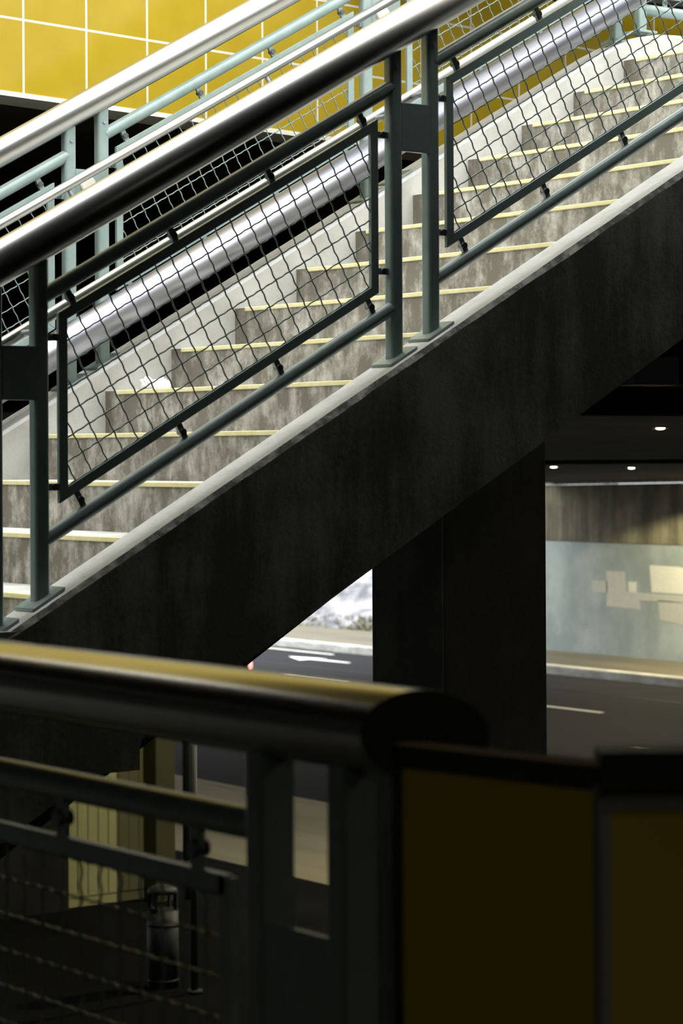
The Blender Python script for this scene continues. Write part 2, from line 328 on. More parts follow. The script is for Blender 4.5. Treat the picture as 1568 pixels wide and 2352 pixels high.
for s0, s1 in ((26.9, 28.4), (34.55, 36.2)): mark('lane_dash', [(26.75, s0), (26.87, s0), (26.87, s1 + 0.6), (26.75, s1 + 0.6)])
mark('lane_dash', [(23.46, 20.6), (23.60, 20.6), (23.60, 22.6), (23.46, 22.6)])
for s0 in (43.5, 52): mark('lane_dash', [(26.75, s0), (26.87, s0), (26.87, s0 + 2), (26.75, s0 + 2)])
mark('arrow_marking', [(29.66, 38.4), (29.76, 38.4), (29.79, 39.75), (29.98, 39.60), (29.71, 40.75), (29.30, 39.75), (29.60, 39.75)])
mark('tar_seam', [(28.4, 33.0), (28.5, 33.0), (28.42, 46.0), (28.30, 46.0)], mat='tar')
mark('tar_seam', [(28.9, 20.0), (28.98, 20.0), (29.3, 33.5), (29.2, 33.5)], mat='tar')
mark('edge_line', [(30.75, 40.5), (30.85, 40.5), (30.85, 60), (30.75, 60)])

# underpass wall beyond the far sidewalk
QW = 34.1
m = MB()
def ztop(s): return EYE - 0.78 - 0.02 * (s - 36.7)
lo, hi = -12.8, 40.5
for s0, s1 in ((lo, 31.55), (31.60, hi)):
    m.hexa([(QW, s0, 0.1), (QW + 0.4, s0, 0.1), (QW + 0.4, s1, 0.1), (QW, s1, 0.1), (QW, s0, EYE - 2.045), (QW + 0.4, s0, EYE - 2.045), (QW + 0.4, s1, EYE - 2.045), (QW, s1, EYE - 2.045)], 1)
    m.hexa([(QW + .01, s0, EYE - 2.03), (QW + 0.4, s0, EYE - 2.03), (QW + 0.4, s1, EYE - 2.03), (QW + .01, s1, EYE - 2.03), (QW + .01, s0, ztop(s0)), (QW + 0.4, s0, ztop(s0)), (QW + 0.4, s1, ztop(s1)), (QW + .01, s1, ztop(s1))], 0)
m.box(QW + 0.03, QW + 0.4, lo, hi, 0.1, ztop(hi) - 0.05, 2)
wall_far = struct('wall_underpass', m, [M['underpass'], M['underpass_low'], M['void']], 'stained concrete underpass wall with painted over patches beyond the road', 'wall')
def patch(name, mat, pts):
    m = MB(); n = len(pts)
    a = [m.bm.verts.new((QW - 0.006, s, z + EYE)) for s, z in pts]; b = [m.bm.verts.new((QW + 0.004, s, z + EYE)) for s, z in pts]
    m.bm.faces.new(a); m.bm.faces.new(b[::-1])
    for i in range(n): m.bm.faces.new((a[i], a[(i + 1) % n], b[(i + 1) % n], b[i]))
    return m.build(name, mat, wall_far)
patch('paint_patch', M['patch_pale'], [(33.36, -2.49), (32.5, -2.50), (31.75, -2.56), (31.62, -2.57), (31.62, -3.08), (33.30, -3.075)])['label'] = 'large cream patch of overpaint'
patch('paint_patch', M['patch_pale'], [(34.05, -2.88), (33.78, -2.87), (33.78, -3.10), (34.02, -3.11)])['label'] = 'small cream square of overpaint'
patch('paint_patch', M['patch_beige'], [(34.75, -2.66), (34.15, -2.66), (34.10, -3.1), (31.62, -3.11), (31.62, -3.26), (33.7, -3.27), (33.65, -3.47), (34.75, -3.45)])
patch('paint_patch', M['patch_beige'], [(33.1, -3.24), (31.95, -3.26), (32.05, -3.78), (33.05, -3.66)])
patch('paint_patch', M['patch_grey'], [(35.25, -2.90), (34.72, -2.88), (34.72, -3.16), (35.22, -3.15)])
# broken pale ledge along the top of that wall
m = MB(); s = 28.0
while s < 39:
    ds = random.uniform(0.4, 1.1); t = random.uniform(0.05, 0.11); o = random.uniform(0.02, 0.08)
    m.hexa([(QW - o, s, ztop(s) + .01), (QW + .35, s, ztop(s) + .01), (QW + .35, s + ds, ztop(s + ds) + .01), (QW - o, s + ds, ztop(s + ds) + .01), (QW - o, s, ztop(s) + t), (QW + .35, s, ztop(s) + t), (QW + .35, s + ds, ztop(s + ds) + t), (QW - o, s + ds, ztop(s + ds) + t)]); s += ds
struct('trim_4', m, M['edge'], 'broken pale ledge along the top of the underpass wall', 'trim')

# sunlit rock slope past the end of the bridge
m = MB(); nx, ny = 40, 14
vs = [[m.bm.verts.new((34.6 + 6.0 * j / ny + random.uniform(-.12, .12), 39.6 + 30.0 * i / nx, 0.12 + 5.2 * j / ny + random.uniform(-.10, .10))) for j in range(ny + 1)] for i in range(nx + 1)]
for i in range(nx):
    for j in range(ny): m.bm.faces.new((vs[i][j], vs[i + 1][j], vs[i + 1][j + 1], vs[i][j + 1]))
struct('terrain', m, M['rock'], 'bright stony embankment past the end of the bridge', 'embankment')
m = MB()
for i in range(300):
    s = random.uniform(42.0, 49.0) if random.random() < .5 else random.gauss(44.6, .5); q = 34.62 + random.uniform(-.1, .35) ; h = random.uniform(.04, .15); a = random.uniform(0, 6.28); w = random.uniform(.02, .05)
    dx, dy = math.cos(a) * w, math.sin(a) * w; lx, ly = random.uniform(-.1, .1), random.uniform(-.1, .1)
    z = 0.12 + max(0, (q - 34.6)) * .87
    m.face([(q - dx, s - dy, z), (q + dx, s + dy, z), (q + lx, s + ly, z + h)])
tag(m.build('weeds', M['weed'], recalc=False), 'dry weeds growing along the foot of the sunlit stony slope', 'weeds', None, 'stuff')

# ------------------------------------------------------------------ lamps under the bridge
def downlight(q, s, label, power, r=0.09, z=None, size=152, col=(1.0, 0.90, 0.62)):
    zz = (zdeck(q, s) if z is None else EYE + z) - 0.005
    t = thing('ceiling_lamp', label, 'lamp', (q, s, zz), 'downlights under the bridge')
    m = MB(); m.tube([(0, 0, 0.0), (0, 0, -0.012)], [r * 1.3, r * 1.25], 20); m.build('housing', M['dark_metal'], t)
    m = MB(); m.tube([(0, 0, -0.013), (0, 0, -0.020), (0, 0, -0.026)], [r * 1.1, r * 0.95, r * .45], 20); m.build('lamp_lens', M['lens'], t)
    for sg in (-1, 1):
        m = MB(); m.bar((sg * rt0.x * r * 1.2, sg * rt0.y * r * 1.2, -.012), (sg * rt0.x * r * 1.9, sg * rt0.y * r * 1.9, -.026 if sg < 0 else -.018), .012, .012, (0, 0, 1)); m.build('bracket', M['galv'], t)
    d = bpy.data.lights.new('lamp_light', 'SPOT'); o = bpy.data.objects.new('lamp_light', d); C.objects.link(o); o.parent = t
    o.location = (0, 0, -0.06); d.energy = power; d.spot_size = math.radians(size); d.spot_blend = 0.12; d.color = col; d.shadow_soft_size = 0.08
    return t
downlight(13.65, 11.59, 'nearest round lamp glowing under the bridge, above the other two', 900, 0.042)
downlight(25.09, 24.27, 'right of the two small round lamps glowing beyond the dark beam', 260, 0.052)
downlight(23.39, 24.29, 'small round lamp glowing beside the edge of the stair pier', 220, 0.052)
downlight(32.26, 30.0, 'round lamp close to the underpass wall, over its yellow pool of light', 1900, 0.052, z=-0.55, size=155, col=(1.0, 0.88, 0.56))

downlight(8.6, 10.6, 'added unseen round lamp brightening the cream panel wall', 170, 0.052)  # added fill lamp for the panel wall, hidden from view
# added unseen fill lights behind the viewer, built as strip lights
def fill_light(x, y, label, power):
    zz = EYE + 1.72
    t = thing('fill_light', label, 'lamp', (x, y, zz), 'added fill lights over the platform')
    m = MB(); m.box(-.6, .6, -.05, .05, -.05, 0); m.build('housing', M['galv'], t, bevel=.006)
    m = MB(); m.tube([(-.57, 0, -.065), (.57, 0, -.065)], 0.018, 12); m.build('fill_tube', plain('fill_tube_glow', (.8, .8, .7), .5, emit=(1.0, 0.93, 0.74), es=1.2), t)
    d = bpy.data.lights.new('lamp_light', 'AREA'); d.shape = 'RECTANGLE'; d.size = 1.1; d.size_y = .05; d.energy = power; d.color = (1.0, 0.93, 0.74)
    o = bpy.data.objects.new('lamp_light', d); C.objects.link(o); o.parent = t; o.location = (0, 0, -.09)
fill_light(-5.5, -7.5, 'added dim fill light over the platform', 9)
fill_light(1.5, -8.5, 'added dim fill light past the platform edge', 17)

# dark box hung under the bridge
m = MB(); m.box(-.16, .16, -.09, .09, -.16, 0); b = m.build('junction_box', plain('blue_black_metal', (0.02, 0.02, 0.03), 0.5), None, (5.9, 3.58, EYE + .52), bevel=.01)
tag(b, 'dark box hung in the shadow under the upper landing', 'box')
m = MB(); m.box(-.03, .03, -.03, .03, 0, 0.75); m.build('hanger', M['dark_metal'], b)

# ------------------------------------------------------------------ far things seen below, through the front railing
m = MB(); m.box(8.97, 9.97, 15.32, 15.62, 0.1, EYE + 0.1); cw = m.build('panel_wall', M['cream']); tag(cw, 'cream panel wall lit behind the front railing mesh', 'wall', None, 'structure')
m = MB()
for q in [9.02 + .12 * i for i in range(8)]: m.box(q, q + .006, 15.314, 15.322, 0.24, EYE)
m.box(8.97, 9.97, 15.312, 15.322, 0.235, 0.25); m.build('panel_joint', plain('panel_joint_paint', (0.27, 0.27, 0.14), 0.8), cw)
m = MB(); m.box(7.4, 8.965, 15.2, 15.7, 0.1, EYE + 0.1); struct('pier_dark', m, M['void'], 'dark pier left of the cream panel wall', 'pier')
m = MB(); m.box(9.89, 10.13, 15.04, 15.24, 0.1, EYE + 0.1); tag(m.build('column', M['olive'], bevel=.015), 'olive square column at the right end of the cream panel wall', 'column')
t = thing('drain_pipe', 'grey vertical pipe standing beside the olive column', 'pipe', (10.27, 15.02, 0.14))
m = MB(); m.tube([(0, 0, 0), (0, 0, 4.6)], 0.058, 14); m.build('pipe', M['pipe_grey'], t)
for z in (0.35, 1.9, 3.4):
    m = MB(); m.tube([(0, 0, z), (0, 0, z + .05)], 0.066, 14); m.build('pipe_clamp', M['dark_metal'], t)
# litter bin
t = thing('litter_bin', 'grey cylindrical litter bin with dark bands in front of the column', 'bin', (7.79, 11.6, 0.14))
m = MB(); m.tube([(0, 0, 0.0), (0, 0, 0.66)], 0.135, 24); m.build('body', M['pipe_grey'], t)
m = MB(); m.tube([(0, 0, 0.05), (0, 0, 0.07)], 0.139, 24); m.build('band', M['dark_metal'], t)
m = MB(); m.tube([(0, 0, 0.52), (0, 0, 0.545)], 0.139, 24); m.build('band', M['dark_metal'], t)
m = MB(); m.tube([(0, 0, 0.80), (0, 0, 0.84), (0, 0, 0.87)], [0.137, 0.12, 0.06], 24)
for a in (0.5, 2.1, 3.7, 5.3): m.bar((0.12 * math.cos(a), 0.12 * math.sin(a), 0.64), (0.12 * math.cos(a), 0.12 * math.sin(a), 0.81), 0.03, 0.02, (math.cos(a), math.sin(a), 0))
m.build('lid', M['pipe_grey'], t)
# pole next to the bin
t = thing('sign_pole', 'thin grey pole standing beside the litter bin', 'pole', (7.85, 11.2, 0.14))
m = MB(); m.tube([(0, 0, 0), (0, 0, 2.1)], 0.03, 12); m.build('shaft', M['pipe_grey'], t)
m = MB(); m.tube([(0, 0, 0), (0, 0, 0.03)], 0.07, 16); m.build('base_plate', M['pipe_grey'], t)
# low utility cabinet between the last post and the tiled parapet
t = thing('utility_cabinet', 'small pale cabinet seen between the last dark post and the tiled parapet', 'cabinet', (10.0, 11.3, 0.14))
m = MB(); m.box(-.2, .2, -.2, .2, 0.06, 0.36); m.build('body', M['cream'], t, bevel=.01)
m = MB(); m.box(-.22, .22, -.22, .22, 0.36, 0.48); m.build('lid', M['galv'], t, bevel=.02)
m = MB(); m.box(-.22, .22, -.22, .22, 0.0, 0.06); m.build('plinth', M['room'], t)
# red signal light at the kerb
t = thing('signal_light', 'small red dotted signal light in front of the sunlit road', 'signal', (15.165, 21.04, 0.15))
m, nt, b = new_mat('red_led_lens'); tc = nd(nt, 'ShaderNodeTexCoord'); vo = nd(nt, 'ShaderNodeTexVoronoi', Scale=44.0); vo.inputs['Randomness'].default_value = 0.0
nt.links.new(tc.outputs['Object'], vo.inputs['Vector']); rr = ramp(nt, [(0.40, (1.0, 0.82, 0.70)), (0.50, (0.85, 0.04, 0.02))]); nt.links.new(vo.outputs['Distance'], rr.inputs[0])
nt.links.new(rr.outputs[0], b.inputs['Emission Color']); b.inputs['Emission Strength'].default_value = 2.2; b.inputs['Base Color'].default_value = (.4, .02, .02, 1)
led = m
zl = EYE - 2.83 - 0.15
ln = (rt0 * 0.94 - fwd * 0.34)
m = MB(); m.tube([Vector((0, 0, zl)) - ln * .05, Vector((0, 0, zl)) - ln * .002], 0.082, 20); m.build('housing', M['dark_metal'], t)
m = MB(); m.tube([Vector((0, 0, zl)), Vector((0, 0, zl)) + ln * .006], [0.078, 0.07], 24); m.build('led_lens', led, t)
m = MB(); m.tube([Vector((0, 0, 0)) - ln * .03, Vector((0, 0, zl - 0.06)) - ln * .03], 0.02, 10); m.build('pole', M['dark_metal'], t)

# ------------------------------------------------------------------ the concrete stairs
KLO, KHI = -5, 13
stairs = thing('concrete_staircase', 'stained concrete staircase with yellow step edges climbing to the right', 'staircase', (0, 0, 0))
m = MB()
prof = [(-1.60, BASE + (KLO - 1) * RISE)]
for k in range(KLO, KHI + 1): prof += [(k * TREAD, BASE + (k - 1) * RISE), (k * TREAD, BASE + k * RISE)]
prof += [(7.0, BASE + KHI * RISE)]
ya, yb = S_IN - 0.02, F_IN + 0.02
for (x0, z0), (x1, z1) in zip(prof, prof[1:]):
    if abs(x0 - x1) < 1e-6:
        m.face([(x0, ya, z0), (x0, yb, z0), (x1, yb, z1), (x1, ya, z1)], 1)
    else:
        m.face([(x0, ya, z0), (x1, ya, z1), (x1, yb, z1), (x0, yb, z0)], 0)
def sof(q): return nz(q) - 0.44
m.face([(-1.6, ya, PF - .3), (-1.2, ya, PF - .3), (3.95, ya, sof(3.95)), (7.0, ya, sof(7)), (7.0, yb, sof(7)), (3.95, yb, sof(3.95)), (-1.2, yb, PF - .3), (-1.6, yb, PF - .3)], 2)
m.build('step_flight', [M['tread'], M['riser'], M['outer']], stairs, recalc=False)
for k in range(KLO, KHI + 1):
    m = MB(); x, z = k * TREAD, BASE + k * RISE
    m.box(x - 0.006, x + 0.012, S_IN, F_IN - 0.075, z - 0.014, z + 0.0015)
    m.build('nosing_strip', M['nosing'], stairs, bevel=.003)

def stringer(name, y_cap0, y_cap1, out_sign, mats, label, q0=-1.75, q1=7.0, hb=-0.48, jit=0.004):
    """out_sign -1: the outer (chipped) edge is at y_cap0"""
    m = MB(); rings = []
    q = q0; qs = []
    while q < q1: qs.append(q); q += 0.035 if -0.5 < q < 3 else 0.12
    qs += [QTOP, q1]; qs = sorted(set(qs))
    r0 = 0.0
    for q in qs:
        # soften the break where the slope meets the level landing
        z = nz(q) - (0.03 * max(0, 1 - abs(q - QTOP) / 0.16) if abs(q - QTOP) < .16 else 0)
        r0 = r0 * 0.6 + random.uniform(-1, 1) * jit * 0.5
        yo, yi = (y_cap0, y_cap1) if out_sign < 0 else (y_cap1, y_cap0)
        sg = 1 if out_sign < 0 else -1
        zb = z + hb
        if q < 0.123 : zb = min(zb, max(EYE - 0.922, 0) if q > -0.9 else zb)
        if zb < PF - 0.45: zb = PF - 0.45
        rings.append([(q, yi, z + CAP - 0.012), (q, yi - sg * 0.012, z + CAP), (q, yo + sg * (0.014 + r0), z + CAP + 0.0), (q, yo, z + CAP - 0.019 - r0), (q, yo, zb), (q, yi, zb)])
    V = [[m.bm.verts.new(p) for p in r] for r in rings]
    mi = [1, 1, 3, 2, 2, 0] if True else None
    for a, b in zip(V, V[1:]):
        for k in range(6):
            f = m.bm.faces.new((a[k], a[(k + 1) % 6], b[(k + 1) % 6], b[k])); f.material_index = mi[k]
    m.bm.faces.new(V[0]); m.bm.faces.new(V[-1][::-1])
    o = m.build(name, [M['inner'], M['cap'], mats, M['edge']] if out_sign < 0 else [M['inner'], M['cap'], mats, M['cap']], stairs)
    o['label'] = label
    return o
stringer('stringer', S_OUT, S_IN, -1, M['outer'], 'near stringer with pale cap and dark weathered side')
stringer('stringer', F_IN, F_OUT, 1, M['outer'], 'far stringer with pale inner side')
m = MB(); m.box(-0.85, 0.123, S_OUT + 0.004, F_OUT, EYE - 0.922, EYE - 0.5); m.build('cross_beam', M['pier'], stairs)
# pier that carries the flight
m = MB(); x0, x1 = 1.795, 2.255; y0, y1 = 0.25, 0.70
pier = m
m.hexa([(x0, y0, 0.1), (x1, y0, 0.1), (x1, y1, 0.1), (x0, y1, 0.1), (x0, y0, sof(x0) - .02), (x1, y0, sof(x1) - .02), (x1, y1, sof(x1) - .02), (x0, y1, sof(x0) - .02)])
m.box(x0 - 0.006, x0 + .02, y0 + .004, y0 + .035, 0.1, sof(x0) - .05)
tag(m.build('concrete_pier', M['pier'], bevel=.012), 'square dark concrete pier carrying the flight of stairs', 'pier')

# ------------------------------------------------------------------ railings
def crimp_wires(m, corners, o, a, b, n, sp, r=0.0025, amp=0.0022, seg=5):
    """woven wire inside the convex polygon 'corners' given in (a, b) coordinates about o; n is the out-of-plane direction"""
    def clip(horizontal, c):
        lo, hi = 1e9, -1e9; N = len(corners)
        for i in range(N):
            (u0, v0), (u1, v1) = corners[i], corners[(i + 1) % N]
            if not horizontal: u0, v0, u1, v1 = v0, u0, v1, u1
            if (v0 - c) * (v1 - c) < 0:
                t = (c - v0) / (v1 - v0); u = u0 + t * (u1 - u0); lo = min(lo, u); hi = max(hi, u)
        return (lo, hi) if hi > lo else None
    us = [c[0] for c in corners]; vs = [c[1] for c in corners]
    for hor, (mn, mx) in ((True, (min(vs), max(vs))), (False, (min(us), max(us)))):
        k0, k1 = math.ceil(mn / sp), math.floor(mx / sp)
        for k in range(k0, k1 + 1):
            iv = clip(hor, k * sp + 1e-5)
            if not iv: continue
            L = iv[1] - iv[0]; nn = max(2, int(L / (sp / 7)))
            pts = []
            for i in range(nn + 1):
                t = iv[0] + L * i / nn
                w = amp * math.cos(math.pi * t / sp * 3) * (1 if k % 2 else -1) * (1 if hor else -1)
                lat = 0.0008 * math.sin(math.pi * t / sp * 3)
                pts.append(o + a * (t if hor else k * sp + lat) + b * (k * sp + lat if hor else t) + n * w)
            m.tube(pts, r, seg, caps=False)

def railing(label, s, posts, side, top_r, top_h, tube=False, group=None, qend=(None, None), psize=0.048, pdepth=0.044):
    """side: +1 when the stairs lie on the +Y side of this railing, -1 otherwise"""
    q00 = posts[0][0]
    R = thing('stair_railing', label, 'railing', (q00, s, nz(q00) + CAP), group)
    O = Vector((q00, s, nz(q00) + CAP))
    def P(q, h, ds=0.0): return Vector((q, s + ds, nz(q) + h)) - O
    qa = posts[0][0] - 0.12; qb = posts[-1][1] + 0.10
    if qend[1]: qb = qend[1]
    m = MB(); pts = [P(qa, top_h), P(min(qb, QTOP), top_h)]
    if qb > QTOP: pts.append(P(qb, top_h))
    m.tube(pts, top_r, 40); m.build('top_rail', M['steel'], R)
    for (qp, qq) in posts:
        for q in (qp, qq):
            m = MB(); zt = (P(q, top_h - top_r * 0.6)).z; zb = P(q, CAP).z
            m.box(q - O.x - psize / 2, q - O.x + psize / 2, -pdepth / 2, pdepth / 2, zb - 0.01, zt)
            po = m.build('post', M['green'], R, bevel=.012, bseg=4)
            m = MB(); h = 0.0535
            sl = SLOPE if q < QTOP else 0
            c = []
            for dz in (0.001, 0.011):
                for dx, dy in ((-h, -h), (h, -h), (h, h), (-h, h)): c.append(P(q, CAP) + Vector((dx, dy, dz + dx * sl)))
            m.hexa(c); m.build('base_plate', M['green'], po, bevel=.002)
            m = MB(); pf = P(q, top_h - top_r - 0.05); m.tube([pf + Vector((0, -pdepth / 2 - .001, 0)), pf + Vector((0, -pdepth / 2 - .005, 0))], 0.006, 10); m.build('screw', M['galv'], po)
        qm = (qp + qq) / 2; zc = P(qm, 0.785).z
        m = MB(); y1 = -pdepth / 2 + 0.002
        m.box(qp - O.x + psize / 2 - .004, qq - O.x - psize / 2 + .030, y1 - .001, y1 + 0.010, zc - 0.0775, zc + 0.0775)
        hp = m.build('post_plate', M['green'], R, bevel=.002)
        m = MB(); yd = y1 - .002 if side < 0 else y1 + .011
        m.tube([(qm - O.x, yd, zc + .02), (qm - O.x, yd + side * .009, zc + .02)], [0.036, 0.030], 24); m.build('cover_disc', M['trim'], hp)
    for (pa, pb) in zip(posts, posts[1:]):
        q0, q1 = pa[1], pb[0]
        m = MB(); m.tube([P(q0 + .01, 0.957), P(q1 - .01, 0.957)], 0.0235, 24, caps=False); m.build('mid_rail', M['green'], R)
        m = MB(); m.tube([P(q0 + .01, 0.256), P(q1 - .01, 0.256)], 0.0225, 24, caps=False); m.build('lower_rail', M['green'], R)
        # mesh panel
        f0, f1 = q0 + 0.063, q1 - 0.065; ht, hb = 0.884, 0.333; bw, bd = 0.029, 0.016
        m = MB(); hw = bw / 2; vh = 0.029 / ADIR.x / 2
        out = [(f0, hb), (f1, hb), (f1, ht), (f0, ht)]
        inn = [(f0 + bw, hb + vh * 2), (f1 - bw, hb + vh * 2), (f1 - bw, ht - vh * 2), (f0 + bw, ht - vh * 2)]
        for i in range(4):
            j = (i + 1) % 4; c = []
            for dy in (-bd / 2, bd / 2):
                c += [P(*out[i], dy), P(*out[j], dy), P(*inn[j], dy), P(*inn[i], dy)]
            m.hexa(c)
        fr = m.build('mesh_panel', M['green'], R, bevel=.0015, bseg=1)
        oc = P(f0, hb)
        def ab(q, h):
            d = P(q, h) - oc; return (d.dot(ADIR), d.dot(BDIR))
        m = MB(); crimp_wires(m, [(x - .02, y - .03) for x, y in (ab(*c) for c in inn)], oc + ADIR * .02 + BDIR * .03, ADIR, BDIR, Vector((0, 1, 0)), 0.0612)
        m.build('wire_mesh', M['wire'], fr)
        n = 4
        for i in range(n):
            q = q0 + 0.119 + (q1 - q0 - 0.229) * i / (n - 1)
            for h0, h1 in ((ht - .012, 0.942), (hb + .004, 0.272)):
                pa_, pb_ = P(q, h0), P(q, h0) + BDIR * ((h1 - h0) * ADIR.x)
                m = MB(); m.bar(pa_, pb_, 0.020, 0.012, ADIR); mid = (pa_ + pb_) / 2
                m.tube([mid + Vector((0, -.013, 0)), mid + Vector((0, .013, 0))], 0.0105, 10, mi=1)
                m.build('clip', [M['green'], M['bolt']], fr)
        for qf, qp_ in ((f0 + .008, q0 + psize / 2 - .004), (f1 - .008, q1 - psize / 2 + .004)):
            for h in (0.823, 0.391):
                z = P((qf + qp_) / 2, h).z
                m = MB(); m.box(min(qf, qp_) - O.x, max(qf, qp_) - O.x, -.006, .006, z - .010, z + .010)
                xm = (qf + qp_) / 2 - O.x; m.tube([(xm, -.013, z), (xm, .013, z)], 0.0105, 10, mi=1)
                m.build('clip', [M['green'], M['bolt']], fr)
    # inner handrail
    hy = side * 0.105
    ha, hb_ = posts[0][0] - 0.2, min(posts[-1][1] + 0.05, QTOP)
    m = MB(); m.tube([P(ha, 0.863, hy), P(hb_, 0.863, hy)], 0.0188, 24); hr = m.build('handrail', M['steel'], R)
    q = 1.014 - 0.9 * 3
    if side > 0:
        for pr in posts:
            for q_ in pr:
                if q_ < hb_: m = MB(); m.tube([P(q_, 0.863, .02), P(q_, 0.863, hy)], 0.009, 10); m.build('bracket', M['galv'], hr)
    while q < hb_ - .05:
        if q > ha + .05 and side < 0:
            m = MB(); a = P(q, 0.85, hy); m.tube([a, a - BDIR * .05, a - BDIR * .075 - Vector((0, hy * .35, 0)), a - BDIR * .075 - Vector((0, hy * .85, 0))], 0.0085, 10); m.build('bracket', M['galv'], hr)
        q += 0.9
    if tube:
        m = MB(); m.tube([P(posts[0][0] - .1, 0.277, side * 0.10), P(QTOP - .05, 0.277, side * 0.10)], 0.064, 40); lt = m.build('low_tube', M['satin'], R)
        lt['label'] = 'thick satin silver tube low in front of the mesh'
        for (qp, qq) in posts:
            for q in (qp, qq):
                m = MB(); c = P(q, 0.277); m.tube([c + Vector((0, side * .02, 0)), c + Vector((0, side * .06, 0))], 0.015, 10); m.build('bracket', M['green'], lt)
    return R

railing('near green stair railing with wide steel top rail, standing on the near stringer', -0.305,
        [(-1.747, -1.597), (-0.307, -0.157), (1.133, 1.283), (2.573, 2.723)], 1, 0.0605, 1.125, group=None, qend=(None, 3.3))
railing('far green stair railing on the far stringer, with thick silver tube along its foot', 1.63,
        [(-1.745, -1.600), (-0.335, -0.190), (1.076, 1.221), (2.487, 2.635), (3.882, 4.030)], -1, 0.0515, 1.108, tube=True, qend=(None, 4.3))

# level railing along the upper landing
t = thing('landing_railing', 'pale green level railing on the upper landing at top right', 'railing', (5.5, 1.63, nz(5) + CAP))
O = Vector((5.5, 1.63, nz(5) + CAP))
zc = EYE + 1.977 - O.z
m = MB(); m.tube([(4.04 - 5.5, 0, zc), (6.9 - 5.5, 0, zc)], 0.025, 20); m.build('lower_rail', M['green'], t)
m = MB(); m.tube([(4.04 - 5.5, 0, zc + .70), (6.9 - 5.5, 0, zc + .70)], 0.0235, 20); m.build('mid_rail', M['green'], t)
m = MB(); m.tube([(4.2 - 5.5, 0, zc + .865), (6.9 - 5.5, 0, zc + .865)], 0.0515, 30); m.build('top_rail', M['steel'], t)
for x in (0.0, 0.15):
    m = MB(); m.box(x - .024, x + .024, -.022, .022, -.01, zc + .85); m.build('post', M['green'], t, bevel=.006)
m = MB(); x0, x1 = 4.11 - 5.5, -.1
for p, q, w in (((x0, 0, zc + .075), (x1, 0, zc + .075), (0, 0, 1)), ((x0, 0, zc + .62), (x1, 0, zc + .62), (0, 0, 1)), ((x0, 0, zc + .06), (x0, 0, zc + .63), (1, 0, 0)), ((x1, 0, zc + .06), (x1, 0, zc + .63), (1, 0, 0))): m.bar(p, q, .028, .016, w)
fr = m.build('mesh_panel', M['green'], t)
m = MB(); crimp_wires(m, [(x0, zc + .075), (x1, zc + .075), (x1, zc + .62), (x0, zc + .62)], Vector((0, 0, 0)), Vector((1, 0, 0)), Vector((0, 0, 1)), Vector((0, 1, 0)), 0.0612); m.build('wire_mesh', M['wire'], fr)
for x in (x0 + .07, x0 + .42, x0 + .77):
    m = MB(); m.box(x - .01, x + .01, -.006, .006, zc + .02, zc + .07); m.tube([(x, -.013, zc + .045), (x, .013, zc + .045)], .0105, 10, mi=1); m.build('clip', [M['green'], M['bolt']], fr)

# ------------------------------------------------------------------ front railing on the platform edge, just ahead of the viewer
QF = -1.68; FZ = EYE - 0.377
m = MB(); m.box(-1.76, -1.60, -12.8, -0.42, PF - .02, PF + 0.10); struct('kerb_platform', m, M['room'], 'low dark kerb under the front railing', 'kerb')
R = thing('platform_railing', 'dark blurred railing across the foreground, its wide top rail ending in a slanted cut', 'railing', (QF, -2.2, PF + .10))
O = Vector((QF, -2.2, PF + .10))
def F(s, dz, dq=0.0): return Vector((QF + dq, s, FZ + dz)) - O
m = MB(); nrm = Vector((-1, -1, 0)).normalized()
m.tube([F(-0.46, 0), F(-4.01, 0)], 0.061, 48, ends=(None, nrm), caps=False)
m.build('top_rail', M['steel_dull'], R)
m = MB(); ring = []
for k in range(48):
    a = 2 * math.pi * k / 48; p = Vector((math.cos(a) * .061, 0, math.sin(a) * .061)); p.y = -p.x
    ring.append(F(-4.01, 0) + p)
off = nrm * 0.003
va = [m.bm.verts.new(p) for p in ring]; vb = [m.bm.verts.new(p + off) for p in ring]
m.bm.faces.new(vb); m.bm.faces.new(va[::-1])
for k in range(48): m.bm.faces.new((va[k], va[(k + 1) % 48], vb[(k + 1) % 48], vb[k]))
m.build('end_cap', M['dark_metal'], R)  # black cap colour stands in for the unlit face
fposts = [(-3.847, -3.648), (-2.10, -1.95), (-0.62, -0.47)]
for pr in fposts:
    for s in pr:
        m = MB(); c = F(s, 0); m.box(-.028, .030, c.y - .023, c.y + .023, -0.01, c.z - .04); po = m.build('post', M['green'], R, bevel=.006)
        m = MB(); m.box(-.0535, .0535, c.y - .0535, c.y + .0535, 0.001, 0.011); m.build('base_plate', M['green'], po)
    c0, c1 = F(pr[0], -.372), F(pr[1], -.372)
    m = MB(); m.box(-.027, -.017, c0.y + .02, c1.y - .02, c0.z - .0775, c0.z + .0775); m.build('post_plate', M['green'], R)
